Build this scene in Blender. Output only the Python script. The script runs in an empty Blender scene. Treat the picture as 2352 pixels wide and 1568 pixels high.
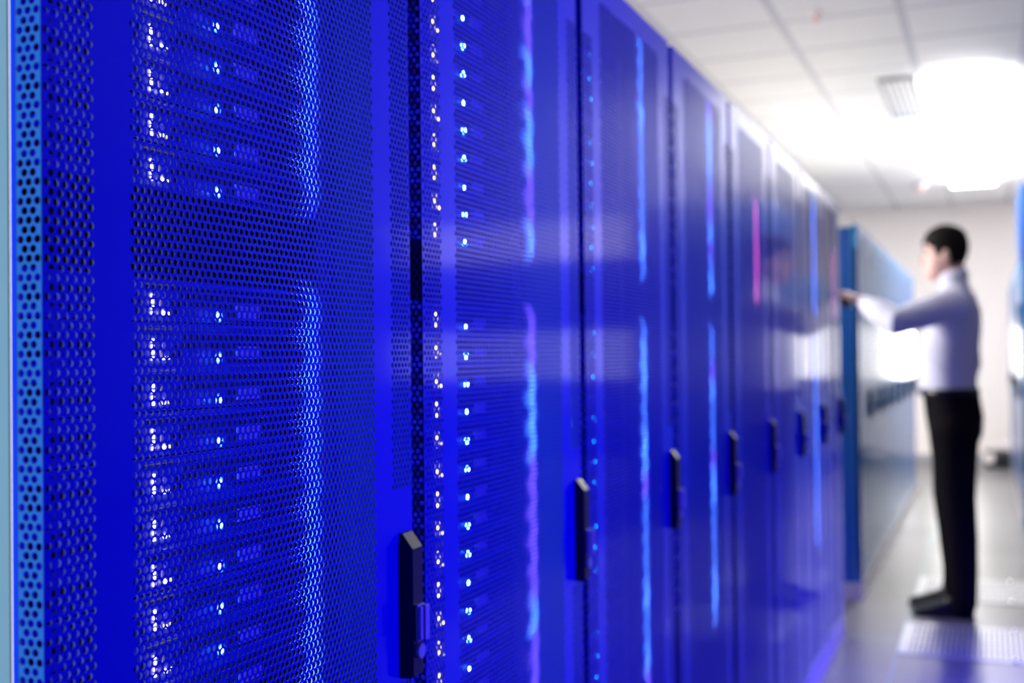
import bpy, bmesh, math, random
import numpy as np
from mathutils import Vector, Matrix

S = bpy.context.scene
C = S.collection
random.seed(4)

# ------------------------------------------------------------------ camera
CAM_Z = 1.28
THETA, PITCH, ROLL, FPX = math.radians(22.59), 0.0133, 0.011, 2637.0
fw = Vector((-math.sin(THETA) * math.cos(PITCH), math.cos(THETA) * math.cos(PITCH), math.sin(PITCH)))
r0 = Vector((math.cos(THETA), math.sin(THETA), 0))
u0 = r0.cross(fw)
right = r0 * math.cos(ROLL) - u0 * math.sin(ROLL)
up = u0 * math.cos(ROLL) + r0 * math.sin(ROLL)
cd = bpy.data.cameras.new('camera')
cam = bpy.data.objects.new('camera', cd)
C.objects.link(cam)
M = Matrix((right, up, -fw)).transposed().to_4x4()
M.translation = (0, 0, CAM_Z)
cam.matrix_world = M
cd.sensor_width = 36.0
cd.lens = FPX / 2352.0 * 36.0
cd.clip_start = 0.05
cd.dof.use_dof = True
cd.dof.focus_distance = 1.08
cd.dof.aperture_fstop = 3.6
S.camera = cam

# ------------------------------------------------------------------ world, light, exposure
vs = S.view_settings
vs.view_transform = 'Standard'
vs.look = 'None'
vs.exposure = 0.0
vs.gamma = 1.0
vs.use_curve_mapping = False
w = bpy.data.worlds.new('world')
S.world = w
w.use_nodes = True
w.node_tree.nodes['Background'].inputs[0].default_value = (0.75, 0.82, 1.0, 1)
w.node_tree.nodes['Background'].inputs[1].default_value = 0.02


def area(name, loc, rot, sx, sy, power, color, spread=math.pi):
    l = bpy.data.lights.new(name, 'AREA')
    l.shape = 'RECTANGLE'
    l.size, l.size_y = sx, sy
    l.energy = power
    l.color = color
    l.spread = spread
    o = bpy.data.objects.new(name, l)
    o.location = loc
    o.rotation_euler = rot
    C.objects.link(o)
    return o


# assumed blue lamps, out of view, placed along the right side of the aisle, turned to the cabinet row
BLUE = (0.028, 0.003, 1.0)
area('assumed_blue_lamp', (0.95, 1.55, 1.25), (0, math.radians(90), 0), 2.0, 0.7, 38, BLUE, math.radians(130))
area('assumed_blue_lamp', (0.80, 3.5, 0.85), (0, math.radians(90), 0), 1.6, 0.9, 13, BLUE, math.radians(130))
area('assumed_blue_lamp', (0.80, 4.6, 0.85), (0, math.radians(48), 0), 0.9, 0.9, 34, BLUE, math.radians(120))  # added light, tilted down to tint the floor blue
area('ceiling_bounce_fill', (-2.45, 6.0, 2.93), (0, 0, 0), 0.4, 9.0, 245, (1.0, 0.98, 0.97))  # added unseen light behind the row, brightens the ceiling by bounce
# added unseen fill, brightens the upper far wall that the doors reflect
area('upper_wall_fill', (3.9, 13.3, 2.3), (math.radians(125), 0, 0), 4.6, 0.25, 36, (1.0, 0.98, 0.98), math.radians(120))
# added unseen fill, shining through the gap in the row onto the man's front
area('gap_fill_light', (-3.9, 5.8, 1.75), (0, math.radians(-90), 0), 0.8, 1.5, 19, (1.0, 0.96, 0.97), math.radians(60))
# added unseen white fill, turned to the side of the first cabinet
area('cabinet_side_fill', (-0.95, -1.2, 1.3), (math.radians(90), 0, 0), 0.3, 2.2, 25, (0.85, 0.95, 1.0), math.radians(60))


# ------------------------------------------------------------------ materials
def mat(name, col, rough=0.5, metal=0.0, spec=0.5, coat=0.0, coat_rough=0.1, emit=None, strength=0.0, noise=0.0, nscale=40.0):
    m = bpy.data.materials.new(name)
    m.use_nodes = True
    nt = m.node_tree
    b = nt.nodes['Principled BSDF']
    b.inputs['Base Color'].default_value = (*col, 1)
    b.inputs['Roughness'].default_value = rough
    b.inputs['Metallic'].default_value = metal
    b.inputs['Specular IOR Level'].default_value = spec
    b.inputs['Coat Weight'].default_value = coat
    b.inputs['Coat Roughness'].default_value = coat_rough
    if emit:
        b.inputs['Emission Color'].default_value = (*emit, 1)
        b.inputs['Emission Strength'].default_value = strength
    if noise > 0:
        tc = nt.nodes.new('ShaderNodeTexCoord')
        n = nt.nodes.new('ShaderNodeTexNoise')
        n.inputs['Scale'].default_value = nscale
        n.inputs['Detail'].default_value = 4
        mr = nt.nodes.new('ShaderNodeMapRange')
        mr.inputs['To Min'].default_value = max(0.02, rough - noise)
        mr.inputs['To Max'].default_value = rough + noise
        nt.links.new(tc.outputs['Object'], n.inputs['Vector'])
        nt.links.new(n.outputs['Fac'], mr.inputs['Value'])
        nt.links.new(mr.outputs['Result'], b.inputs['Roughness'])
    return m


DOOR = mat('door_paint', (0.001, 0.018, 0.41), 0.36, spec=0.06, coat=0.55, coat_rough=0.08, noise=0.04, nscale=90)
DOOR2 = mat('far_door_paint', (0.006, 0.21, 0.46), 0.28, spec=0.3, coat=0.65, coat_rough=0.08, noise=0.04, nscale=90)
EDGE_LIT = mat('lit_edge_teal', (0.001, 0.052, 0.24), 0.4, spec=0.2, coat=0.2)  # door paint turned teal: white light on the returns put into the colour
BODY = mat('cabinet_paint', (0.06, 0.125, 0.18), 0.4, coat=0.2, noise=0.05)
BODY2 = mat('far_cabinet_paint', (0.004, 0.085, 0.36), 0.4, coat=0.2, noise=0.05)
INSIDE = mat('cabinet_inside', (0.02, 0.03, 0.10), 0.6)
CAP = mat('top_trim_cream', (0.72, 0.70, 0.62), 0.5, noise=0.05)
PLINTH = mat('plinth_grey', (0.52, 0.47, 0.48), 0.35, noise=0.05)
HOLE_EDGE = mat('bare_metal_edge', (0.09, 0.12, 0.30), 0.5, spec=0.25)
RAIL = mat('rail_metal', (0.25, 0.28, 0.35), 0.4, metal=0.6, noise=0.05)
BLACK = mat('black_plastic', (0.008, 0.008, 0.012), 0.38, noise=0.06)
SILVER = mat('lever_metal', (0.45, 0.5, 0.6), 0.3, metal=0.5, noise=0.05)
FACE = mat('server_face', (0.03, 0.05, 0.50), 0.45, metal=0.2, noise=0.08)
CASE = mat('server_case', (0.05, 0.06, 0.12), 0.5, metal=0.3)
DARK = mat('dark_opening', (0.002, 0.002, 0.004), 0.7)  # near-black standing in for shade inside openings; also the device screen
GRILLE = mat('grille_metal', (0.02, 0.03, 0.12), 0.5, metal=0.3)
RING = mat('button_plastic', (0.30, 0.30, 0.75), 0.4)
LETTER = mat('lettering_white', (0.75, 0.75, 0.95), 0.5)
STICKER = mat('label_sticker', (0.95, 0.75, 0.95), 0.6, noise=0.05)
BRASS = mat('yellow_latch', (0.75, 0.70, 0.05), 0.3, metal=0.3, noise=0.05)
LED_W = mat('warm_indicator', (0.9, 0.9, 0.6), 0.4, emit=(1.0, 0.86, 0.28), strength=26.0)
LED_Y = mat('yellow_indicator', (0.9, 0.8, 0.1), 0.4, emit=(1.0, 0.86, 0.008), strength=8.0)
LED_C = mat('cyan_indicator', (0.3, 0.8, 1.0), 0.4, emit=(0.0, 0.50, 1.0), strength=14.0)
LED_OFF = mat('unlit_indicator', (0.5, 0.5, 0.3), 0.4)
LED_B = mat('blue_indicator', (0.6, 0.8, 1.0), 0.4, emit=(0.06, 0.34, 1.0), strength=420.0)
LED_R = mat('red_indicator', (1.0, 0.4, 0.4), 0.4, emit=(1.0, 0.12, 0.22), strength=20.0)


def cell_mat(name, base, line, sx, sy, rough, width=0.006, spec=0.5, coat=0.0, var=0.03):
    """tiles laid on a square grid in world metres, thin joints between them"""
    m = mat(name, base, rough, spec=spec, coat=coat)
    nt = m.node_tree
    b = nt.nodes['Principled BSDF']
    tc = nt.nodes.new('ShaderNodeTexCoord')
    mp = nt.nodes.new('ShaderNodeMapping')
    mp.inputs['Location'].default_value = (0.385 / 0.594, 0.0, 0)
    mp.inputs['Scale'].default_value = (1 / sx, 1 / sy, 1)
    br = nt.nodes.new('ShaderNodeTexBrick')
    br.offset = 0.0
    br.inputs['Scale'].default_value = 1.0
    br.inputs['Brick Width'].default_value = 1.0
    br.inputs['Row Height'].default_value = 1.0
    br.inputs['Mortar Size'].default_value = width / sx
    br.inputs['Mortar Smooth'].default_value = 0.1
    br.inputs['Color1'].default_value = (*base, 1)
    br.inputs['Color2'].default_value = (*[max(0, c - var) for c in base], 1)
    br.inputs['Mortar'].default_value = (*line, 1)
    nt.links.new(tc.outputs['Object'], mp.inputs['Vector'])
    nt.links.new(mp.outputs['Vector'], br.inputs['Vector'])
    nt.links.new(br.outputs['Color'], b.inputs['Base Color'])
    bp = nt.nodes.new('ShaderNodeBump')
    bp.inputs['Strength'].default_value = 0.3
    bp.inputs['Distance'].default_value = 0.002
    bp.invert = True
    nt.links.new(br.outputs['Fac'], bp.inputs['Height'])
    nt.links.new(bp.outputs['Normal'], b.inputs['Normal'])
    return m


FLOOR = cell_mat('floor_tiles', (0.145, 0.138, 0.14), (0.09, 0.20, 0.22), 0.594, 0.6, 0.34, 0.006, spec=0.14)
CEIL = cell_mat('ceiling_tiles', (0.80, 0.79, 0.80), (0.55, 0.55, 0.60), 0.594, 0.6, 0.7, 0.022)
WALL = mat('wall_paint', (0.93, 0.86, 0.81), 0.7, noise=0.05, nscale=8)
DUSK = mat('dark_reflected_wall', (0.012, 0.035, 0.16), 0.6, noise=0.05, nscale=8)  # unseen walls coloured dark for what the doors reflect
WHITE = mat('white_enamel', (0.82, 0.82, 0.82), 0.4, noise=0.04)
GREY = mat('grey_enamel', (0.38, 0.38, 0.42), 0.5, noise=0.04)
LAMP = mat('lamp_diffuser', (0.95, 0.95, 0.95), 0.5, emit=(1.0, 0.975, 0.94), strength=46.0)
GLOW = mat('assumed_pane_glow', (0.9, 0.9, 0.9), 0.3, emit=(1.0, 0.97, 0.93), strength=30.0)  # glow of the assumed panes, made for the white reflections in the doors
GLOW_DIM = mat('dim_assumed_pane_glow', (0.8, 0.8, 0.8), 0.4, emit=(1.0, 0.97, 0.95), strength=1.2)  # weaker glow for the assumed pane at the faint end of the reflection
CHROME = mat('chrome', (0.85, 0.82, 0.80), 0.12, metal=1.0, noise=0.03)
TILEM = mat('vent_tile_metal', (0.34, 0.34, 0.36), 0.4, metal=0.2, noise=0.05)


# ------------------------------------------------------------------ mesh helpers
def bx(bm, x0, x1, y0, y1, z0, z1, bevel=0.0):
    vs_ = [bm.verts.new((x, y, z)) for x in (x0, x1) for y in (y0, y1) for z in (z0, z1)]
    f = [(0, 1, 3, 2), (4, 6, 7, 5), (0, 4, 5, 1), (2, 3, 7, 6), (0, 2, 6, 4), (1, 5, 7, 3)]
    fs = [bm.faces.new([vs_[i] for i in q]) for q in f]
    if bevel > 0:
        es = list({e for ff in fs for e in ff.edges})
        bmesh.ops.bevel(bm, geom=es, offset=bevel, segments=2, profile=0.6, affect='EDGES')


def cyl(bm, p, r, h, axis='X', seg=16, r2=None):
    r2 = r if r2 is None else r2
    mtx = {'X': Matrix.Rotation(math.pi / 2, 4, 'Y'), 'Y': Matrix.Rotation(-math.pi / 2, 4, 'X'), 'Z': Matrix.Identity(4)}[axis]
    bmesh.ops.create_cone(bm, cap_ends=True, segments=seg, radius1=r, radius2=r2, depth=h, matrix=Matrix.Translation(p) @ mtx)


def ball(bm, p, r, sc=(1, 1, 1), seg=16):
    bmesh.ops.create_uvsphere(bm, u_segments=seg, v_segments=seg // 2, radius=r, matrix=Matrix.Translation(p) @ Matrix.Diagonal((*sc, 1)))


def link(name, me, m, parent=None, loc=None):
    o = bpy.data.objects.new(name, me)
    if m is not None:
        me.materials.clear()
        me.materials.append(m)
    C.objects.link(o)
    if parent is not None:
        o.parent = parent
    if loc is not None:
        o.location = loc
    return o


def mk(name, bm, m, parent=None, loc=None, smooth=False):
    bmesh.ops.recalc_face_normals(bm, faces=bm.faces[:])
    me = bpy.data.meshes.new(name)
    bm.to_mesh(me)
    bm.free()
    if smooth:
        for p in me.polygons:
            p.use_smooth = True
    return link(name, me, m, parent, loc)


def box_obj(name, dims, m, parent=None, bevel=0.0):
    bm = bmesh.new()
    bx(bm, *dims, bevel=bevel)
    return mk(name, bm, m, parent)


def tag(o, label=None, cat=None, group=None, kind=None):
    if label:
        o['label'] = label
    if cat:
        o['category'] = cat
    if group:
        o['group'] = group
    if kind:
        o['kind'] = kind
    return o


def empty(name, loc, rz=0.0):
    o = bpy.data.objects.new(name, None)
    o.location = loc
    o.rotation_euler = (0, 0, rz)
    o.empty_display_size = 0.1
    C.objects.link(o)
    return o


def copy_tree(o, parent=None):
    c = o.copy()
    C.objects.link(c)
    if parent is not None:
        c.parent = parent
    for ch in list(o.children):
        copy_tree(ch, c)
    return c


# ------------------------------------------------------------------ perforated sheet (real holes with real thickness)
PITCH_H, ROW_H, HOLE_R, THICK = 0.0080, 0.00693, 0.00305, 0.0012


def perforated_mesh(name, nx, nz, px=PITCH_H):
    """sheet in the local plane (u, z): width nx*px, height nz*ROW_H, facing local +n.
    returned arrays are (u, z, n)"""
    N = 12
    ang = np.arange(N) * 2 * math.pi / N + math.pi / N
    ring = np.stack([np.cos(ang) * HOLE_R, np.sin(ang) * HOLE_R], 1)
    cx, cz, fill = [], [], []
    for j in range(nz):
        zc = (j + 0.5) * ROW_H
        if j % 2 == 0:
            us = (np.arange(nx) + 0.5) * px
        else:
            us = (np.arange(nx - 1) + 1.0) * px
            fill.append((0.0, px / 2, zc))
            fill.append((nx * px - px / 2, nx * px, zc))
        cx.append(us)
        cz.append(np.full(len(us), zc))
    cx = np.concatenate(cx)
    cz = np.concatenate(cz)
    K = len(cx)
    per = 2 * N + 4
    V = np.zeros((K, per, 3))
    for i in range(N):
        V[:, i, 0] = cx + ring[i, 0]
        V[:, i, 1] = cz + ring[i, 1]
        V[:, N + i, 0] = cx + ring[i, 0]
        V[:, N + i, 1] = cz + ring[i, 1]
        V[:, N + i, 2] = -THICK
    hx, hz = px / 2, ROW_H / 2
    for i, (sx, sz) in enumerate(((1, 1), (-1, 1), (-1, -1), (1, -1))):
        V[:, 2 * N + i, 0] = cx + sx * hx
        V[:, 2 * N + i, 1] = cz + sz * hz
    tris = []
    # quadrant corners: ring verts 0..2 first quadrant, 3..5 second ...
    for q in range(4):
        cn = 2 * N + q
        idx = [(q * 3 + k) % N for k in range(3)]
        tris += [(cn, idx[0], idx[1])[::-1], (cn, idx[1], idx[2])[::-1]]
        nxt = ((q + 1) * 3) % N
        ncn = 2 * N + (q + 1) % 4
        tris += [(cn, idx[2], nxt)[::-1], (cn, nxt, ncn)[::-1]]
    for i in range(N):
        k = (i + 1) % N
        tris += [(i, k, N + k), (i, N + k, N + i)]
    T = np.array(tris)
    F = (T[None, :, :] + (np.arange(K) * per)[:, None, None]).reshape(-1, 3)
    V = V.reshape(-1, 3)
    ff = []
    if fill:
        fv = []
        base = len(V)
        for (a, b, zc) in fill:
            n0 = base + len(fv)
            fv += [(a, zc - hz, 0), (b, zc - hz, 0), (b, zc + hz, 0), (a, zc + hz, 0)]
            ff += [(n0, n0 + 1, n0 + 2), (n0, n0 + 2, n0 + 3)]
        V = np.concatenate([V, np.array(fv)])
        F = np.concatenate([F, np.array(ff)])
    return V, F, ff


def sheet(name, nx, nz, origin, u, n, flip=False, px=PITCH_H):
    V, F, FILL = perforated_mesh(name, nx, nz, px)
    o, u, n = np.array(origin), np.array(u), np.array(n)
    W = o + V[:, 0:1] * u + V[:, 1:2] * np.array([0, 0, 1.0]) + V[:, 2:3] * n
    if flip:
        F = F[:, ::-1]
    me = bpy.data.meshes.new(name)
    me.vertices.add(len(W))
    me.vertices.foreach_set('co', W.astype(np.float32).ravel())
    me.loops.add(F.size)
    me.loops.foreach_set('vertex_index', F.astype(np.int32).ravel())
    me.polygons.add(len(F))
    me.polygons.foreach_set('loop_start', np.arange(0, F.size, 3, dtype=np.int32))
    k_ = (len(F) - len(FILL)) // 40
    mi = np.zeros(len(F), dtype=np.int32)
    mi[:k_ * 40].reshape(k_, 40)[:, 16:] = 1
    me.polygons.foreach_set('material_index', mi)
    me.polygons.foreach_set('use_smooth', np.zeros(len(F), dtype=bool))
    me.update(calc_edges=True)
    me.materials.append(DOOR)
    me.materials.append(HOLE_EDGE)
    return me


# ------------------------------------------------------------------ the room
X_DOOR = -0.628
ROOM_H = 2.99
WALL_Y = 14.3


def struct(name, bm, m, parent=None):
    o = mk(name, bm, m, parent)
    if parent is None:
        o['kind'] = 'structure'
    return o


bm = bmesh.new(); bx(bm, -4.0, 1.2, -3.0, WALL_Y + 0.2, -0.12, 0.0); struct('floor', bm, FLOOR)
bm = bmesh.new(); bx(bm, 1.2, 6.5, -3.0, WALL_Y + 0.2, -0.12, 0.0); struct('floor_right', bm, mat('dark_reflected_floor', (0.015, 0.018, 0.05), 0.9))  # unseen floor coloured dark so the lower doors reflect dark
bm = bmesh.new(); bx(bm, -4.0, 6.5, -3.0, WALL_Y + 0.2, ROOM_H, ROOM_H + 0.12); struct('ceiling', bm, CEIL)
WIN_Z0, WIN_Z1 = 0.95, 1.64
bm = bmesh.new()
bx(bm, -4.0, -0.58, WALL_Y, WALL_Y + 0.2, 0, ROOM_H)
bx(bm, -0.17, 1.15, WALL_Y, WALL_Y + 0.2, 0, ROOM_H)
bx(bm, -0.58, -0.17, WALL_Y, WALL_Y + 0.2, 0, WIN_Z0)
bx(bm, -0.58, -0.17, WALL_Y, WALL_Y + 0.2, WIN_Z1, ROOM_H)
struct('wall_back', bm, WALL)
bm = bmesh.new()
bx(bm, 1.25, 6.5, WALL_Y, WALL_Y + 0.2, 0, WIN_Z0)
bx(bm, 1.25, 6.5, WALL_Y, WALL_Y + 0.2, WIN_Z1, 2.55)
struct('wall_back_right', bm, DUSK)
bm = bmesh.new(); bx(bm, 1.25, 6.5, WALL_Y, WALL_Y + 0.2, 2.55, ROOM_H); struct('wall_back_upper', bm, WALL)
bm = bmesh.new(); bx(bm, 1.15, 1.25, 8.4, WALL_Y + 0.2, 0, ROOM_H); struct('wall_partition', bm, DUSK)
bm = bmesh.new(); bx(bm, 6.5, 6.6, -3.0, WALL_Y + 0.2, 0, ROOM_H); struct('wall_right', bm, DUSK)
bm = bmesh.new(); bx(bm, -4.1, -4.0, -3.0, WALL_Y + 0.2, 0, ROOM_H); struct('wall_left', bm, WALL)
bm = bmesh.new(); bx(bm, -4.0, 6.5, -3.1, -3.0, 0, ROOM_H); struct('wall_front', bm, DUSK)
bm = bmesh.new(); bx(bm, -4.0, 1.15, WALL_Y - 0.012, WALL_Y, 0, 0.09); struct('baseboard_back', bm, GREY)


def assumed_window(name, x0, x1, n, pane=None):
    r = empty(name, (0, 0, 0))
    r['kind'] = 'structure'
    fr = bmesh.new()
    t = 0.03
    bx(fr, x0, x1, WALL_Y - 0.01, WALL_Y + 0.06, WIN_Z0, WIN_Z0 + t)
    bx(fr, x0, x1, WALL_Y - 0.01, WALL_Y + 0.06, WIN_Z1 - t, WIN_Z1)
    for i in range(n + 1):
        c = x0 + (x1 - x0 - t) * i / n
        bx(fr, c, c + t, WALL_Y - 0.008, WALL_Y + 0.058, WIN_Z0 + t, WIN_Z1 - t)
    mk('assumed_frame', fr, WHITE, r)
    g = bmesh.new()
    bx(g, x0 + t / 2, x1 - t / 2, WALL_Y + 0.02, WALL_Y + 0.03, WIN_Z0 + t / 2, WIN_Z1 - t / 2)
    mk('assumed_pane', g, pane or GLOW, r)
    return r


assumed_window('assumed_window_1', -0.58, -0.17, 1)  # assumed bright pane hidden behind the man, reflected white in the far doors
assumed_window('assumed_window_2', 1.25, 2.75, 2)  # assumed unseen pane, added to give the doors their white reflected band
assumed_window('assumed_window_3', 2.75, 6.5, 5, GLOW_DIM)  # dimmer unseen pane, also assumed, carrying the reflected band on faintly

# ceiling lamps: a run of four surface-mounted lamps over the far half of the aisle
LAMPS = [(-0.125, 8.07, 'bright ceiling lamp nearest the grey slot vent'), (-0.125, 9.29, 'second bright ceiling lamp over the aisle, counted from the vent'),
         (-0.125, 10.51, 'third bright ceiling lamp over the aisle, second last from the far wall'),
         (-0.125, 11.73, 'farthest bright ceiling lamp, next to the small ceiling detector')]
for (lx, ly, lab) in LAMPS:
    r = tag(empty('ceiling_lamp', (lx, ly, ROOM_H)), lab, 'ceiling lamp', 'ceiling lamps')
    fr = bmesh.new()
    for (a, b, c, d) in ((-0.23, 0.23, -0.605, -0.575), (-0.23, 0.23, 0.575, 0.605), (-0.23, -0.205, -0.575, 0.575), (0.205, 0.23, -0.575, 0.575)):
        bx(fr, a, b, c, d, -0.012, 0)
    mk('lamp_frame', fr, WHITE, r)
    df = bmesh.new(); bx(df, -0.203, 0.203, -0.572, 0.572, -0.06, -0.004, 0.015); mk('diffuser', df, LAMP, r)

r = tag(empty('ceiling_vent', (-0.51, 8.1, ROOM_H)), 'grey slot air vent in the ceiling beside the bright lamp', 'vent')
fr = bmesh.new()
for (a, b, c, d) in ((-0.115, 0.115, -0.62, -0.60), (-0.115, 0.115, 0.60, 0.62), (-0.115, -0.10, -0.60, 0.60), (0.10, 0.115, -0.60, 0.60)):
    bx(fr, a, b, c, d, -0.025, 0)
mk('vent_frame', fr, GREY, r)
bk = bmesh.new(); bx(bk, -0.10, 0.10, -0.60, 0.60, -0.004, 0); mk('vent_backing', bk, GREY, r)
for k in range(5):
    sl = bmesh.new(); bx(sl, -0.085 + k * 0.038, -0.069 + k * 0.038, -0.60, 0.60, -0.020, -0.004); mk('slat', sl, WHITE, r)

r = tag(empty('ceiling_detector', (-0.62, 12.3, ROOM_H)), 'small pale round detector on the ceiling near the far wall', 'detector')
b = bmesh.new(); cyl(b, (0, 0, -0.02), 0.085, 0.04, 'Z', 24, 0.075); mk('detector_base', b, GREY, r, smooth=False)
b = bmesh.new(); ball(b, (0, 0, -0.045), 0.05, (1, 1, 0.7)); mk('detector_dome', b, mat('dome_plastic', (0.85, 0.6, 0.58), 0.4), r, smooth=True)
r = tag(empty('sprinkler_head', (-0.78, 5.9, ROOM_H)), 'tiny reddish sprinkler head in a ceiling tile above the cabinets', 'sprinkler')
b = bmesh.new(); cyl(b, (0, 0, -0.004), 0.03, 0.008, 'Z', 20); mk('escutcheon', b, WHITE, r)
b = bmesh.new(); cyl(b, (0, 0, -0.02), 0.008, 0.03, 'Z', 12); cyl(b, (0, 0, -0.038), 0.016, 0.004, 'Z', 16)
mk('nozzle', b, mat('sprinkler_red', (0.8, 0.25, 0.2), 0.4), r)

# perforated floor tiles with chrome studs
for (yy, lab) in ((5.145, 'slotted metal floor tile just in front of the man, nearer one'), (6.345, 'slotted metal floor tile behind the man\'s shoes, farther one')):
    r = tag(empty('floor_vent_tile', (-0.088, yy + 0.3, 0)), lab, 'floor vent', 'slotted floor tiles in the aisle')
    fr = bmesh.new()
    for (a, b, c, d) in ((-0.295, 0.295, -0.295, -0.26), (-0.295, 0.295, 0.26, 0.295), (-0.295, -0.262, -0.26, 0.26), (0.262, 0.295, -0.26, 0.26)):
        bx(fr, a, b, c, d, 0.0, 0.004)
    mk('tile_frame', fr, TILEM, r)
    g = bmesh.new()
    n = 24
    for k in range(n):
        c = -0.262 + 0.524 * (k + 0.5) / n
        bx(g, c - 0.006, c + 0.006, -0.26, 0.26, 0.0012, 0.0038)
    for yv in (-0.13, 0.0, 0.13):
        bx(g, -0.262, 0.262, yv - 0.008, yv + 0.008, 0.0012, 0.0037)
    mk('grille', g, TILEM, r)
    d = bmesh.new(); bx(d, -0.262, 0.262, -0.26, 0.26, 0.0, 0.001); mk('cavity_shade', d, DARK, r)  # flat dark sheet painting the shade below the slots
    for (sx, sy) in ((0.17, -0.275), (0.17, 0.275)):
        s = bmesh.new(); ball(s, (sx, sy, 0.006), 0.011, (1, 1, 0.6), 12); mk('stud', s, CHROME, r, smooth=True)

# ------------------------------------------------------------------ cabinets
RACK_W, RACK_H, RACK_D = 0.60, 1.952, 0.90
DOOR_D = 0.030
NZ_MAIN, Z_MAIN = 258, 0.118
NZ_STRIP, Z_STRIP = 247, 0.118
Z_PLATE0, Z_PLATE1 = Z_STRIP + 114 * ROW_H, Z_STRIP + 146 * ROW_H
MESH = {}


def y_(a):
    return a


def build_rack():
    """local frame: x = 0 on the door's front, +x into the aisle, y = 0..0.6 along the row"""
    r = empty('server_cabinet', (0, 0, 0))
    xb = -DOOR_D - 0.0025
    b = bmesh.new()
    t = 0.0015
    bx(b, xb - RACK_D, xb, 0.0135, 0.018, 0.085, RACK_H - 0.012)
    bx(b, xb - RACK_D, xb, 0.582, 0.5865, 0.085, RACK_H - 0.012)
    bx(b, xb - RACK_D, xb, 0.018, 0.582, 0.085, 0.105)
    bx(b, xb - RACK_D, xb, 0.018, 0.582, RACK_H - 0.035, RACK_H - 0.012)
    bx(b, xb - RACK_D, xb - RACK_D + 0.012, 0.018, 0.582, 0.105, RACK_H - 0.035)
    mk('cabinet_body', b, BODY, r)
    b = bmesh.new()
    bx(b, xb - RACK_D + 0.012, xb - RACK_D + 0.014, 0.0185, 0.5815, 0.106, RACK_H - 0.036)
    mk('inner_back', b, INSIDE, r)
    b = bmesh.new(); bx(b, xb - RACK_D, xb - 0.01, 0.0005, 0.5995, RACK_H - 0.012, RACK_H + 0.018, 0.004); mk('top_cap', b, CAP, r)
    b = bmesh.new(); bx(b, xb - RACK_D + 0.02, xb + 0.028, 0.001, 0.599, 0.0, 0.085); mk('plinth', b, PLINTH, r)
    for (ya, yb_) in ((0.0185, 0.056), (0.544, 0.5815)):
        b = bmesh.new()
        bx(b, -0.112, -0.104, ya, yb_, 0.106, RACK_H - 0.036)
        bx(b, -0.150, -0.112, ya if ya < .3 else yb_ - 0.004, ya + 0.004 if ya < .3 else yb_, 0.106, RACK_H - 0.036)
        mk('mounting_rail', b, RAIL, r)
    b = bmesh.new(); bx(b, -DOOR_D - 0.0024, -DOOR_D - 0.0001, 0.0155, 0.0225, 0.1, RACK_H - 0.01); mk('door_gasket', b, CAP, r)
    # door frame: every solid field of the front sheet, the turned-back edges behind it
    d = bmesh.new()
    ys = 0.014, 0.067, 0.105, 0.497, 0.533, 0.581
    zt = RACK_H
    zb = 0.092
    zm1, zs1 = Z_MAIN + NZ_MAIN * ROW_H, Z_STRIP + NZ_STRIP * ROW_H
    bx(d, -t, 0, ys[1], ys[2], zb, zt)
    bx(d, -t, 0, ys[3], ys[4], zb, zt)
    bx(d, -t, 0, ys[2], ys[3], zm1, zt)
    bx(d, -t, 0, ys[2], ys[3], zb, Z_MAIN)
    for (a, c) in ((ys[0], ys[1]), (ys[4], ys[5])):
        bx(d, -t, 0, a, c, zs1, zt)
        bx(d, -t, 0, a, c, zb, Z_STRIP)
    bx(d, -t, 0, ys[4], ys[5], Z_PLATE0, Z_PLATE1)
    bx(d, -DOOR_D, -t, ys[0], ys[5], zt - 0.002, zt)
    bx(d, -DOOR_D, -t, ys[0], ys[5], zb, zb + 0.002)
    bx(d, -DOOR_D, -t, ys[5] - 0.002, ys[5], zb + 0.002, zt - 0.002)
    bx(d, -DOOR_D, -0.0256, ys[0], ys[0] + 0.0016, zb + 0.002, zt - 0.002)
    bx(d, -0.0256, -t, ys[0], ys[0] + 0.0016, zs1, zt - 0.002)
    bx(d, -0.0256, -t, ys[0], ys[0] + 0.0016, zb + 0.002, Z_STRIP)
    door = mk('door', d, DOOR, r)
    if not MESH:
        MESH['main'] = sheet('perforated_panel', 49, NZ_MAIN, (0, ys[2], Z_MAIN), (0, 1, 0), (1, 0, 0))
        MESH['left'] = sheet('perforated_strip', 6, NZ_STRIP, (0, ys[0], Z_STRIP), (0, 1, 0), (1, 0, 0), px=(ys[1] - ys[0]) / 6)
        MESH['rlow'] = sheet('perforated_strip_lower', 6, 114, (0, ys[4], Z_STRIP), (0, 1, 0), (1, 0, 0))
        MESH['rup'] = sheet('perforated_strip_upper', 6, 247 - 146, (0, ys[4], Z_PLATE1), (0, 1, 0), (1, 0, 0))
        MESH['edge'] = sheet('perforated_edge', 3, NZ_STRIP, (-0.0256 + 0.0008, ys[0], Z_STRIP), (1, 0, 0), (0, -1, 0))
    MESH['edge'].materials[0] = EDGE_LIT
    for n, k in (('perforated_panel', 'main'), ('perforated_strip', 'left'), ('perforated_strip', 'rlow'), ('perforated_strip', 'rup'), ('perforated_edge', 'edge')):
        link(n, MESH[k], None, door)
    # handle: black housing with sloping top, swing lever, lock barrel
    h = bmesh.new()
    prof = [(0.0, 0.0), (0.0, 0.165), (0.004, 0.165), (0.017, 0.148), (0.017, 0.003), (0.012, 0.0)]
    z0 = 0.914
    A = [h.verts.new((x, 0.549, z0 + z)) for x, z in prof]
    B = [h.verts.new((x, 0.573, z0 + z)) for x, z in prof]
    h.faces.new(A); h.faces.new(B[::-1])
    for i in range(len(prof)):
        k = (i + 1) % len(prof)
        h.faces.new((A[i], A[k], B[k], B[i]))
    hd = mk('door_handle', h, BLACK, r)
    l = bmesh.new()
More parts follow.
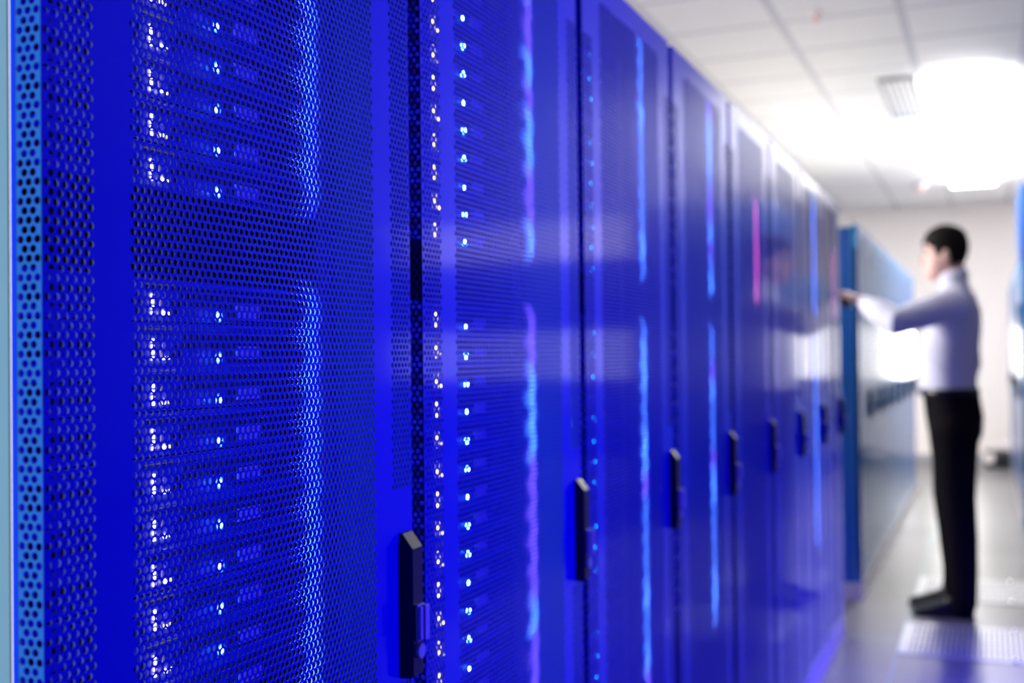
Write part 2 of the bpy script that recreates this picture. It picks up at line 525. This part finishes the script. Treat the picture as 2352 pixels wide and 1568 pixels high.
    bx(l, 0.0172, 0.0215, 0.552, 0.570, 0.956, 0.998, 0.0015)
    bx(l, 0.0215, 0.0255, 0.552, 0.558, 0.958, 0.996, 0.001)
    bx(l, 0.0215, 0.0275, 0.560, 0.570, 0.957, 0.997, 0.0015)
    mk('lock_lever', l, SILVER, hd)
    c = bmesh.new(); cyl(c, (0.0195, 0.561, 0.944), 0.0085, 0.005, 'X', 20); mk('lock_barrel', c, SILVER, hd)
    return r


rack0 = build_rack()
GROUP1_Y0 = 0.618
ORD = ['nearest', 'second', 'third', 'fourth', 'fifth', 'sixth', 'seventh', 'eighth']


def recolor(root, swap):
    for o in [root] + list(root.children_recursive):
        if o.type == 'MESH' and o.data.materials and o.data.materials[0] in swap:
            src = o.data.materials[0]
            o.material_slots[0].link = 'OBJECT'
            o.material_slots[0].material = swap[src]


lab1 = ['nearest blue mesh-door server cabinet, filling the left of the photo',
        'second deep blue cabinet from the left, with yellow lights down its left edge',
        'third deep blue cabinet from the left, its glowing strip in patches of pale blue',
        'fourth deep blue cabinet from the left, with a thin broken cyan strip',
        'fifth deep blue cabinet from the left, with a faint pink glow in its door',
        'sixth deep blue cabinet from the left, its door unlit',
        'seventh deep blue cabinet from the left, with a solid bright blue strip',
        'last deep blue cabinet of the near row, just before the gap']
racks = []
for i in range(8):
    r = rack0 if i == 0 else copy_tree(rack0)
    r.location = (X_DOOR, GROUP1_Y0 + 0.6 * i, 0)
    tag(r, lab1[i], 'server cabinet', 'deep blue cabinets of the near row')
    racks.append(r)
GROUP2_Y0 = 6.195
far_words = ['first teal blue cabinet past the gap, with the dark blue side panel showing', 'second teal blue cabinet past the gap',
             'third teal blue cabinet past the gap', 'fourth teal blue cabinet past the gap', 'fifth teal blue cabinet past the gap',
             'sixth teal blue cabinet past the gap, behind the man\'s arm', 'seventh teal blue cabinet past the gap', 'last bright teal cabinet at the far end of the left row']
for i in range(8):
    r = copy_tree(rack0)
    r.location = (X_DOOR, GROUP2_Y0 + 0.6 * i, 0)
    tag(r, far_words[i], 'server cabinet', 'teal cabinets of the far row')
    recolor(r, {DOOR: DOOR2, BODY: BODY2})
# right-hand row near the back wall, facing the aisle
R_FRONT = 0.20
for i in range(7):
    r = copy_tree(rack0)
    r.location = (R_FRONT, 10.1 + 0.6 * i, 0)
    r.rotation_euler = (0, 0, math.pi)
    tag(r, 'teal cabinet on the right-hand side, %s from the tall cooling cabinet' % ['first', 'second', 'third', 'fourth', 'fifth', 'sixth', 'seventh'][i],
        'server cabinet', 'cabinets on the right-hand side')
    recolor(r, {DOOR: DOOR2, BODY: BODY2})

# tall cooling cabinet at the right edge
r = tag(empty('cooling_cabinet', (R_FRONT, 8.95, 0)), 'tall blue cooling cabinet at the right edge of the photo', 'cabinet')
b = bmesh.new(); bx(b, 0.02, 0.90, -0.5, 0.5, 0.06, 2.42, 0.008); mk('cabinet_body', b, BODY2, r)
b = bmesh.new(); bx(b, 0.05, 0.88, -0.48, 0.48, 0.0, 0.06); mk('plinth', b, PLINTH, r)
for s in (-1, 1):
    b = bmesh.new(); bx(b, 0.0, 0.02, -0.49 if s < 0 else 0.004, -0.004 if s < 0 else 0.49, 0.10, 1.90, 0.004); dr = mk('door', b, DOOR2, r)
    b = bmesh.new(); bx(b, -0.016, 0.0, s * 0.05 - 0.012, s * 0.05 + 0.012, 1.44, 1.62, 0.003); mk('door_handle', b, BLACK, dr)
b = bmesh.new()
bx(b, 0.0, 0.02, -0.49, 0.49, 1.92, 2.40, 0.004)
mk('grille_panel', b, BODY2, r)

# ------------------------------------------------------------------ servers
SX = -0.729 - X_DOOR          # face plane in a cabinet's frame (-0.101)
U = 0.0425


def text_mesh(body, size):
    cu = bpy.data.curves.new('lettering', 'FONT')
    cu.body = body
    cu.size = size
    cu.extrude = 0.00015
    o = bpy.data.objects.new('tmp', cu)
    C.objects.link(o)
    dg = bpy.context.evaluated_depsgraph_get()
    me = bpy.data.meshes.new_from_object(o.evaluated_get(dg))
    bpy.data.objects.remove(o)
    return me


def build_server():
    """origin: lower left corner of the face; +x out of the cabinet, y to the right, z up. z=0.0078 is the blue light's height"""
    r = empty('rack_server', (0, 0, 0))
    b = bmesh.new(); bx(b, -0.62, -0.0015, 0.019, 0.464, 0.0012, U - 0.0012); mk('case', b, CASE, r)
    # face plate: a sheet with the openings left out of it
    b = bmesh.new()
    T0, T1 = -0.0015, 0.0
    bx(b, T0, T1, 0.0, 0.02, 0.0008, U - 0.0008, 0.0004)       # ear
    bx(b, T0, T1, 0.4626, 0.4826, 0.0008, U - 0.0008, 0.0004)
    bx(b, T0, T1, 0.02, 0.146, 0.0008, U - 0.0008)
    bx(b, T0, T1, 0.146, 0.178, 0.026, U - 0.0008)
    bx(b, T0, T1, 0.146, 0.178, 0.0008, 0.006)
    bx(b, T0, T1, 0.178, 0.234, 0.0008, 0.030)
    bx(b, T0, T1, 0.178, 0.4626, U - 0.008, U - 0.0008)
    bx(b, T0, T1, 0.234, 0.305, 0.0008, 0.0165)
    bx(b, T0, T1, 0.305, 0.4626, 0.0008, 0.003)
    fp = mk('face_plate', b, FACE, r)
    # drive carriers at the left
    b = bmesh.new()
    for k in range(2):
        y0 = 0.028 + k * 0.058
        bx(b, 0.0, 0.004, y0, y0 + 0.054, 0.005, 0.036, 0.0008)
    dc = mk('drive_carrier', b, FACE, r)
    b = bmesh.new()
    for k in range(2):
        y0 = 0.028 + k * 0.058
        for q in range(5):
            bx(b, 0.0040, 0.0043, y0 + 0.006 + q * 0.009, y0 + 0.012 + q * 0.009, 0.010, 0.031)
    mk('slot_shade', b, DARK, dc)  # thin dark plates painting the shade inside the slots
    # square vents (a 2 x 4 field of ribs over a dark hole)
    b = bmesh.new()
    for q in range(4):
        bx(b, -0.0012, 0.0, 0.146 + q * 0.0101, 0.148 + q * 0.0101, 0.006, 0.026)
    bx(b, -0.0012, 0.0, 0.146, 0.178, 0.015, 0.017)
    mk('vent_ribs', b, FACE, r)
    # hex grille along the top and right (bars crossing dark holes)
    b = bmesh.new()
    for q in range(38):
        yq = 0.180 + q * 0.0075
        bx(b, -0.0012, -0.0002, yq, yq + 0.0022, 0.030 if yq < 0.234 else (0.0165 if yq < 0.303 else 0.003), U - 0.008)
    for zq in (0.0095, 0.0165, 0.0235, 0.030):
        bx(b, -0.0012, -0.0003, 0.305 if zq < 0.016 else (0.234 if zq < 0.03 else 0.178), 0.4626, zq, zq + 0.0018)
    mk('grille', b, GRILLE, r)
    # small hardware
    b = bmesh.new(); cyl(b, (0.0008, 0.181, 0.0085), 0.0034, 0.0016, 'X', 16); cyl(b, (0.0017, 0.181, 0.0085), 0.0012, 0.0006, 'X', 8); mk('screw', b, RING, r)
    for k in range(4):
        b = bmesh.new(); bx(b, 0.0, 0.0012, 0.1909, 0.1943, 0.0062 + k * 0.0056, 0.0098 + k * 0.0056, 0.0004); mk('indicator_light', b, LED_W, r)
    b = bmesh.new()
    ball(b, (0.0008, 0.2055, 0.0155), 0.005, (0.25, 0.75, 1.9), 16)
    pb = mk('power_button', b, RING, r, smooth=True)
    b = bmesh.new(); cyl(b, (0.0022, 0.2058, 0.0085), 0.0020, 0.0016, 'X', 12); mk('power_light', b, LED_W, pb)
    b = bmesh.new(); cyl(b, (0.0022, 0.2058, 0.0205), 0.0022, 0.0004, 'X', 16); bx(b, 0.0021, 0.0026, 0.2054, 0.2062, 0.0205, 0.0235); mk('power_symbol', b, LETTER, pb)
    b = bmesh.new(); bx(b, 0.0, 0.001, 0.2145, 0.2165, 0.0068, 0.0100, 0.0003); mk('activity_light', b, LED_Y, r)
    for (z0, z1, ya, yb_) in ((0.016, 0.0205, 0.220, 0.2275), (0.008, 0.0125, 0.220, 0.2275), (0.007, 0.023, 0.2300, 0.2325)):
        b = bmesh.new(); bx(b, 0.0, 0.0006, ya, yb_, z0, z1); mk('port', b, DARK, r)
    b = bmesh.new(); bx(b, 0.0, 0.0012, 0.2555, 0.268, 0.004, 0.0125, 0.0005); mk('latch_plate', b, RING, r)
    b = bmesh.new(); ball(b, (0.0005, 0.2926, 0.0078), 0.0034, (0.6, 1, 1), 12); bl_ = mk('blue_light', b, LED_B, r, smooth=True)
    # the narrow forward beam of that light
    l = bpy.data.lights.new('indicator_beam', 'SPOT')
    l.energy = 210.0
    l.color = (0.15, 0.42, 1.0)
    l.spot_size = math.radians(46)
    l.spot_blend = 1.0
    l.shadow_soft_size = 0.002
    lo = bpy.data.objects.new('indicator_beam', l)
    lo.location = (0.004, 0.2926, 0.0078)
    lo.rotation_euler = (0, -math.radians(90), 0)
    C.objects.link(lo)
    lo.parent = bl_
    b = bmesh.new(); cyl(b, (0.0004, 0.2926, 0.0078), 0.0065, 0.0009, 'X', 20); mk('light_bezel', b, RING, r)
    b = bmesh.new(); bx(b, 0.0002, 0.0008, 0.322, 0.364, 0.0065, 0.0200); st = mk('label_sticker', b, STICKER, r)
    b = bmesh.new()
    for zq in (0.0095, 0.0135, 0.0170):
        for q in range(5):
            bx(b, 0.0008, 0.00095, 0.326 + q * 0.0072, 0.3305 + q * 0.0072, zq, zq + 0.0012)
    mk('printed_lines', b, RING, st)
    b = bmesh.new(); bx(b, 0.0, 0.0016, 0.179, 0.223, 0.0352, 0.0366, 0.0003); mk('latch_strip', b, BRASS, r)
    rot = Matrix(((0, 0, 1, 0), (1, 0, 0, 0), (0, 1, 0, 0), (0, 0, 0, 1)))
    me = text_mesh('DELL', 0.0050)
    me.transform(Matrix.Translation((0.0002, 0.1860, 0.0376)) @ rot)
    link('lettering', me, LETTER, r)
    me = text_mesh('PowerEdge 850', 0.0036)
    me.transform(Matrix.Translation((0.0002, 0.2030, 0.0378)) @ rot)
    link('model_lettering', me, LETTER, r)
    return r


server0 = build_server()
RED_BEAM = bpy.data.lights['indicator_beam'].copy()
RED_BEAM.color = (1.0, 0.1, 0.25)
RED_BEAM.energy = 60.0
MID_BEAM = bpy.data.lights['indicator_beam'].copy()
MID_BEAM.energy = 62.0
LOW_BEAM = MID_BEAM.copy()
LOW_BEAM.energy = 28.0
DIM_BEAM = bpy.data.lights['indicator_beam'].copy()
DIM_BEAM.energy = 28.0
DIM_BEAM.color = (0.45, 0.18, 1.0)
used = [False]


def led_z(k):
    return 1.622 - U * k


COUNT = ['first', 'second', 'third', 'fourth', 'fifth', 'sixth', 'seventh', 'eighth', 'ninth', 'tenth', 'eleventh', 'twelfth', 'thirteenth',
         'fourteenth', 'fifteenth', 'sixteenth', 'seventeenth', 'eighteenth', 'nineteenth', 'twentieth']


def put_server(rack, k, red=False):
    r = copy_tree(server0) if used[0] else server0
    used[0] = True
    r.location = (X_DOOR + SX, GROUP1_Y0 + 0.6 * rack + 0.0587, led_z(k) - 0.0078)
    where = COUNT[4 - k] + ' server above the empty gap' if k < 5 else COUNT[k - 7] + ' server below the empty gap'
    if k == 4: where = 'server right above the empty gap'
    if k == 7: where = 'server right below the empty gap'
    tag(r, '%s in the %s cabinet, flat grey with small lights' % (where, ORD[rack]), 'server', 'servers in the %s cabinet' % ORD[rack])
    lit = random.random() < 0.62
    if rack > 0:
        for o in r.children_recursive:
            if o.type == 'MESH' and o.data.materials[0] in (LED_W, LED_Y):
                o.material_slots[0].link = 'OBJECT'
                o.material_slots[0].material = LED_Y if rack == 1 else LED_OFF
            if rack > 1 and o.type == 'MESH' and o.data.materials[0] == LED_B:
                o.material_slots[0].link = 'OBJECT'
                o.material_slots[0].material = LED_C if lit else LED_OFF
    if not red:
        bd = random.choice((None, None, None, MID_BEAM, MID_BEAM, DIM_BEAM))
        if rack == 0:
            bd = LOW_BEAM
        elif rack == 6:
            bd = MID_BEAM
        elif rack == 1:
            bd = random.choice((MID_BEAM, MID_BEAM, DIM_BEAM, DIM_BEAM))
        for o in r.children_recursive:
            if o.type == 'LIGHT' and bd:
                o.data = bd
    if red:
        for o in r.children:
            if o.name.startswith('blue_light'):
                o.name = 'red_light'
                o.material_slots[0].link = 'OBJECT'
                o.material_slots[0].material = LED_R
                for q in o.children:
                    q.data = RED_BEAM
    return r


for k in list(range(-2, 5)) + list(range(7, 17)):
    put_server(0, k)
for k in list(range(-5, 5)) + list(range(7, 21)):
    put_server(1, k)
for rk in (2, 3):
    for k in list(range(-6, 5)) + list(range(7, 24)):
        put_server(rk, k)
for k in list(range(-6, 5)) + list(range(7, 26)):
    put_server(6, k)
for rk in (4, 7):
    for k in range(-2, 5):
        put_server(rk, k, True)


# ------------------------------------------------------------------ small things at the far wall
r = tag(empty('tool_bag', (0.03, 13.75, 0)), 'small black bag with pale flap on the floor by the far wall', 'bag')
b = bmesh.new(); bx(b, -0.10, 0.16, -0.12, 0.12, 0.0, 0.20, 0.03); mk('bag_body', b, BLACK, r)
b = bmesh.new(); bx(b, -0.105, 0.0, -0.125, 0.125, 0.05, 0.17, 0.02); bx(b, 0.06, 0.15, -0.10, 0.10, 0.20, 0.28, 0.02); mk('bag_flap', b, mat('pale_cloth', (0.75, 0.66, 0.66), 0.8), r)
# ------------------------------------------------------------------ the man at the cabinets
MAN = 1.018
PX, PY = -0.165, 6.06          # he faces the left row (-x), his left side towards the camera


def P(a, b, z):
    return Vector((PX - a * MAN, PY - b * MAN, z * MAN))


SKIN = mat('skin', (0.78, 0.47, 0.39), 0.5, noise=0.05)
HAIR = mat('dark_brown_hair', (0.008, 0.005, 0.004), 0.7, spec=0.15, noise=0.1, nscale=200)
SHIRT = mat('white_shirt_cotton', (0.80, 0.79, 0.92), 0.8, noise=0.05)
TROUS = mat('dark_trouser_wool', (0.006, 0.004, 0.006), 0.85, spec=0.1, noise=0.05)
LEATHER = mat('black_leather', (0.006, 0.006, 0.008), 0.3, noise=0.06)


def loft(bm, rings, seg=24):
    """rings: (centre, half-axis vector 1, half-axis vector 2); closed tube with caps"""
    prev = None
    for k, (c, u, v) in enumerate(rings):
        cur = [bm.verts.new(c + u * math.cos(2 * math.pi * i / seg) + v * math.sin(2 * math.pi * i / seg)) for i in range(seg)]
        if prev is None:
            bm.faces.new(cur[::-1])
        else:
            for i in range(seg):
                j = (i + 1) % seg
                bm.faces.new((prev[i], prev[j], cur[j], cur[i]))
        prev = cur
    bm.faces.new(prev)


def level(bm, rows, seg=28):
    """rows of (z, front a, back a, half width b, centre b)"""
    loft(bm, [(P((f + k) / 2, cb, z), Vector((-(f - k) / 2, 0, 0)), Vector((0, -hb, 0))) for (z, f, k, hb, cb) in rows], seg)


def limb(bm, pts, rad, seg=18):
    rings = []
    n = len(pts)
    for i in range(n):
        t = (pts[min(i + 1, n - 1)] - pts[max(i - 1, 0)]).normalized()
        ref = Vector((0, 1, 0)) if abs(t.y) < 0.9 else Vector((0, 0, 1))
        u = t.cross(ref).normalized()
        v = t.cross(u).normalized()
        r = rad[i]
        ru, rv = (r, r) if not isinstance(r, tuple) else r
        rings.append((pts[i], u * ru, v * rv))
    # rounded ends
    t0 = (pts[0] - pts[1]).normalized()
    t1 = (pts[-1] - pts[-2]).normalized()
    def ends(ring, t):
        c, u, v = ring
        m = min(u.length, v.length)
        return [(c + t * m * s, u * q, v * q) for s, q in ((0.5, 0.86), (0.85, 0.52))]
    rings = ends(rings[0], t0)[::-1] + rings + ends(rings[-1], t1)
    loft(bm, rings, seg)


def fuse(name, bm, voxel, smooth, m, parent=None):
    bmesh.ops.recalc_face_normals(bm, faces=bm.faces[:])
    me = bpy.data.meshes.new('tmp')
    bm.to_mesh(me)
    bm.free()
    o = bpy.data.objects.new('tmp', me)
    C.objects.link(o)
    md = o.modifiers.new('r', 'REMESH')
    md.mode = 'VOXEL'
    md.voxel_size = voxel
    sm = o.modifiers.new('s', 'SMOOTH')
    sm.factor = 0.5
    sm.iterations = smooth
    dg = bpy.context.evaluated_depsgraph_get()
    out = bpy.data.meshes.new_from_object(o.evaluated_get(dg))
    bpy.data.objects.remove(o)
    out.name = name
    for p in out.polygons:
        p.use_smooth = True
    return link(name, out, m, parent)


HZ, HA = 1.618, 0.038       # chin height, head offset
HEAD = [(-0.012, 0.060, 0.000, 0.030), (0.000, 0.080, -0.010, 0.040), (0.02, 0.089, -0.030, 0.052), (0.045, 0.089, -0.060, 0.060),
        (0.07, 0.090, -0.082, 0.066), (0.10, 0.088, -0.095, 0.072), (0.122, 0.083, -0.101, 0.075), (0.145, 0.092, -0.104, 0.077),
        (0.175, 0.086, -0.102, 0.077), (0.205, 0.068, -0.088, 0.068), (0.228, 0.040, -0.062, 0.050), (0.243, 0.005, -0.028, 0.022)]


def head_rows(grow=0.0):
    return [(HZ + h + (grow if h > 0.2 else 0), HA + f + grow, HA + k - grow, hb + grow, 0) for h, f, k, hb in HEAD]


arm_l = dict(sh=P(-0.02, 0.175, 1.485), el=P(0.245, 0.255, 1.402), wr=P(0.415, 0.125, 1.512))
arm_r = dict(sh=P(-0.02, -0.175, 1.485), el=P(-0.055, -0.235, 1.20), wr=P(0.01, -0.225, 0.965))


def mix(a, b, t):
    return a.lerp(b, t)


b = bmesh.new()
level(b, head_rows())
limb(b, [P(0.112, 0, HZ + 0.125), P(0.122, 0, HZ + 0.108), P(0.140, 0, HZ + 0.088), P(0.135, 0, HZ + 0.078)], [0.009, 0.011, 0.0135, 0.014])
for s in (-1, 1):
    ball(b, P(HA - 0.012, s * 0.089, HZ + 0.102), 0.032, (0.60, 0.28, 1.0), 16)
    ball(b, P(0.122, s * 0.012, HZ + 0.080), 0.010, (1, 1, 0.8), 12)
limb(b, [P(0.124, -0.018, HZ + 0.051), P(0.129, 0, HZ + 0.053), P(0.124, 0.018, HZ + 0.051)], [0.006, 0.008, 0.006])
limb(b, [P(0.122, -0.016, HZ + 0.041), P(0.126, 0, HZ + 0.040), P(0.122, 0.016, HZ + 0.041)], [0.006, 0.0085, 0.006])
limb(b, [P(HA - 0.040, 0, HZ + 0.09), P(0.005, 0, HZ + 0.01), P(-0.01, 0, HZ - 0.06), P(-0.02, 0, 1.50)], [0.058, 0.057, 0.058, 0.075])
level(b, [(0.90, 0.10, -0.10, 0.15, 0), (1.05, 0.11, -0.08, 0.14, 0), (1.25, 0.11, -0.10, 0.15, 0), (1.42, 0.09, -0.11, 0.17, 0), (1.52, 0.05, -0.08, 0.14, 0)])
for A, fl in ((arm_l, True), (arm_r, False)):
    limb(b, [mix(A['sh'], P(0, 0, 1.45), 0.3), A['sh'], mix(A['sh'], A['el'], 0.5), A['el'], mix(A['el'], A['wr'], 0.4), A['wr']],
         [0.05, 0.052, 0.045, 0.038, 0.036, 0.026])
for s in (-1, 1):
    da = 0.0 if s > 0 else 0.03
    limb(b, [P(0.0, s * 0.09, 0.92), P(0.005 + da * .3, s * 0.095, 0.75), P(0.0 + da, s * 0.10, 0.52), P(-0.025 + da, s * 0.105, 0.33), P(-0.03 + da, s * 0.11, 0.09), P(-0.025 + da, s * 0.11, 0.06)],
         [0.09, 0.075, 0.055, 0.05, 0.036, 0.036])
# left hand: palm over a small device, four fingers bent over it, thumb below
W_ = arm_l['wr']
dirf = (P(0.86, 0, 0.42) - P(0, 0, 0)).normalized()
side = Vector((0, -1, 0))       # +b
upv = dirf.cross(side).normalized()
if upv.z < 0:
    upv = -upv
kn = W_ + dirf * 0.088
limb(b, [W_, W_ + dirf * 0.03, W_ + dirf * 0.06, kn], [(0.021, 0.027), (0.018, 0.036), (0.016, 0.041), (0.014, 0.040)])
down = -upv
for off, L, curl in ((-0.030, 0.078, 0.35), (-0.010, 0.088, 0.42), (0.010, 0.082, 0.5), (0.029, 0.064, 0.6)):
    p0 = kn + side * off
    d1 = (dirf + down * curl * 0.3).normalized()
    p1 = p0 + d1 * L * 0.45
    d2 = (dirf + down * curl * 1.3).normalized()
    p2 = p1 + d2 * L * 0.32
    d3 = (dirf + down * curl * 2.6).normalized()
    p3 = p2 + d3 * L * 0.23
    limb(b, [p0 - d1 * 0.012, p0, p1, p2, p3], [0.009, 0.0092, 0.0085, 0.0078, 0.0068], 12)
t0 = W_ + dirf * 0.028 - side * 0.030
limb(b, [t0, t0 + dirf * 0.026 - side * 0.014 + down * 0.010, t0 + dirf * 0.052 - side * 0.016 + down * 0.022, t0 + dirf * 0.076 - side * 0.010 + down * 0.030], [0.013, 0.011, 0.0095, 0.0080], 12)
# right hand: hanging, slightly curled
W2 = arm_r['wr']
dr = Vector((-0.14, 0, -1)).normalized()
fs = Vector((-1, 0, -0.14)).normalized()
limb(b, [W2, W2 + dr * 0.03, W2 + dr * 0.06, W2 + dr * 0.088], [(0.021, 0.025), (0.034, 0.017), (0.039, 0.015), (0.038, 0.013)])
for off, L in ((-0.029, 0.066), (-0.010, 0.083), (0.010, 0.088), (0.030, 0.078)):
    p0 = W2 + dr * 0.088 + fs * off
    inn = Vector((0, -0.35, 0))
    p1 = p0 + dr * L * 0.45
    p2 = p1 + (dr + inn).normalized() * L * 0.32
    p3 = p2 + (dr + inn * 2).normalized() * L * 0.23
    limb(b, [p0 - dr * 0.012, p0, p1, p2, p3], [0.009, 0.0092, 0.0085, 0.0078, 0.0068], 12)
t0 = W2 + dr * 0.03 + fs * 0.03
limb(b, [t0, t0 + dr * 0.025 + fs * 0.018, t0 + dr * 0.052 + fs * 0.022, t0 + dr * 0.074 + fs * 0.018], [0.013, 0.011, 0.0095, 0.008], 12)
man = fuse('person', b, 0.0042, 3, SKIN)
tag(man, 'man in white shirt and dark trousers, side-on, one arm reaching out to the cabinets', 'person')

# hair: a cap cut along the hairline
b = bmesh.new()
seg = 40
dense = []
rows = head_rows(0.014)
for i in range(len(rows) - 1):
    for q in range(4):
        t = q / 4
        dense.append(tuple(rows[i][k] * (1 - t) + rows[i + 1][k] * t for k in range(5)))
dense.append(rows[-1])
level(b, dense, seg)
kill = []
for f in b.faces:
    c = f.calc_center_median()
    a, h = PX - c.x - HA, c.z - HZ
    line = 0.203 if a > 0.074 else (0.160 + (a - 0.035) * 0.9 if a > 0.035 else (0.135 if a > 0.012 else (0.132 if a > -0.035 else 0.040 + max(0, (a + 0.075)) * 0.8)))
    if h < line:
        kill.append(f)
bmesh.ops.delete(b, geom=kill, context='FACES')
bmesh.ops.solidify(b, geom=b.faces[:], thickness=0.010)
mk('hair', b, HAIR, man, smooth=True)
for s in (-1, 1):
    b = bmesh.new(); ball(b, P(HA + 0.078, s * 0.030, HZ + 0.121), 0.0115, (0.8, 1.2, 0.7), 12); mk('eye', b, mat('eye_white', (0.6, 0.55, 0.52), 0.2) if s < 0 else bpy.data.materials['eye_white'], man, smooth=True)
    b = bmesh.new(); limb(b, [P(HA + 0.090, s * 0.016, HZ + 0.142), P(HA + 0.089, s * 0.032, HZ + 0.146), P(HA + 0.078, s * 0.048, HZ + 0.141)], [0.004, 0.0045, 0.003], 10); mk('eyebrow', b, HAIR, man, smooth=True)

# shirt: torso and both sleeves
b = bmesh.new()
level(b, [(1.045, 0.150, -0.112, 0.172, 0), (1.10, 0.160, -0.106, 0.168, 0), (1.18, 0.156, -0.108, 0.166, 0), (1.28, 0.146, -0.120, 0.172, 0), (1.38, 0.133, -0.130, 0.185, 0),
          (1.46, 0.115, -0.128, 0.195, 0), (1.52, 0.090, -0.108, 0.178, 0), (1.56, 0.068, -0.086, 0.135, 0), (1.595, 0.055, -0.072, 0.085, 0), (1.615, 0.055, -0.072, 0.070, 0)])
for A in (arm_l, arm_r):
    e = A['el']
    limb(b, [mix(A['sh'], P(-0.01, 0, 1.46), 0.45), A['sh'], mix(A['sh'], e, 0.35), mix(A['sh'], e, 0.75), e, mix(e, A['wr'], 0.35), mix(e, A['wr'], 0.62), mix(e, A['wr'], 0.80)],
         [0.088, 0.086, 0.076, 0.070, 0.070, 0.064, 0.054, 0.042])
fuse('shirt', b, 0.006, 4, SHIRT, man)
b = bmesh.new()
loft(b, [(P(-0.004, 0, 1.600), Vector((0.072, 0, 0.010)), Vector((0, 0.078, 0))), (P(-0.002, 0, 1.625), Vector((0.072, 0, 0.014)), Vector((0, 0.072, 0))),
         (P(0.002, 0, 1.648), Vector((0.066, 0, 0.018)), Vector((0, 0.066, 0)))], 28)
mk('collar', b, SHIRT, man, smooth=True)
b = bmesh.new()
wdir = (arm_l['wr'] - arm_l['el']).normalized()
limb(b, [arm_l['wr'] - wdir * 0.090, arm_l['wr'] - wdir * 0.060, arm_l['wr'] - wdir * 0.036], [0.042, 0.041, 0.039])
fuse('cuff', b, 0.005, 1, SHIRT, man)

# trousers
b = bmesh.new()
level(b, [(1.065, 0.148, -0.112, 0.166, 0), (1.02, 0.143, -0.122, 0.172, 0), (0.95, 0.136, -0.134, 0.180, 0), (0.86, 0.122, -0.128, 0.178, 0), (0.80, 0.10, -0.10, 0.15, 0)][::-1])
for s in (-1, 1):
    da = 0.0 if s > 0 else 0.03
    limb(b, [P(0.002, s * 0.088, 0.88), P(0.0 + da * .3, s * 0.092, 0.74), P(-0.006 + da, s * 0.098, 0.56), P(-0.020 + da, s * 0.104, 0.38), P(-0.028 + da, s * 0.108, 0.20), P(-0.026 + da, s * 0.110, 0.085), P(-0.022 + da, s * 0.11, 0.055)],
         [0.118, 0.104, 0.088, 0.080, 0.070, 0.068, 0.066])
fuse('trousers', b, 0.007, 4, TROUS, man)
b = bmesh.new()
level(b, [(1.045, 0.153, -0.117, 0.174, 0), (1.05, 0.156, -0.120, 0.177, 0), (1.078, 0.158, -0.118, 0.176, 0), (1.083, 0.155, -0.115, 0.173, 0)], 36)
bl = mk('belt', b, LEATHER, man, smooth=True)
b = bmesh.new(); c = P(0.160, 0, 1.064); bx(b, c.x - 0.004, c.x + 0.003, c.y - 0.022, c.y + 0.022, c.z - 0.018, c.z + 0.018, 0.003); mk('buckle', b, CHROME, bl)
for s in (-1, 1):
    da = 0.0 if s > 0 else 0.03
    b = bmesh.new()
    bb = s * 0.11
    def shoe_row(z, f, k, hb):
        return (z, f + da, k + da, hb, bb)
    level(b, [shoe_row(0.004, 0.200, -0.080, 0.044), shoe_row(0.018, 0.206, -0.083, 0.047), shoe_row(0.038, 0.195, -0.084, 0.046), shoe_row(0.058, 0.140, -0.084, 0.043), shoe_row(0.080, 0.075, -0.082, 0.040), shoe_row(0.105, 0.035, -0.076, 0.038)], 28)
    sh = fuse('shoe', b, 0.005, 3, LEATHER, man)
    b = bmesh.new(); level(b, [shoe_row(0.0, 0.204, -0.084, 0.046), shoe_row(0.010, 0.208, -0.086, 0.049)], 28)
    mk('sole', b, BLACK, sh)

# the device in his hand
b = bmesh.new()
bx(b, -0.046, 0.028, -0.024, 0.030, -0.019, 0.019, 0.006)
dv = mk('handheld_device', b, BLACK)
ctr = kn - dirf * 0.004 + down * 0.0400
mt = Matrix((dirf, side, upv)).transposed().to_4x4()
mt.translation = ctr
dv.matrix_world = mt
tag(dv, 'small black device held in the man\'s outstretched hand', 'device')
b = bmesh.new(); bx(b, -0.040, 0.020, -0.018, 0.022, -0.0196, -0.0191); mk('device_screen', b, DARK, dv)
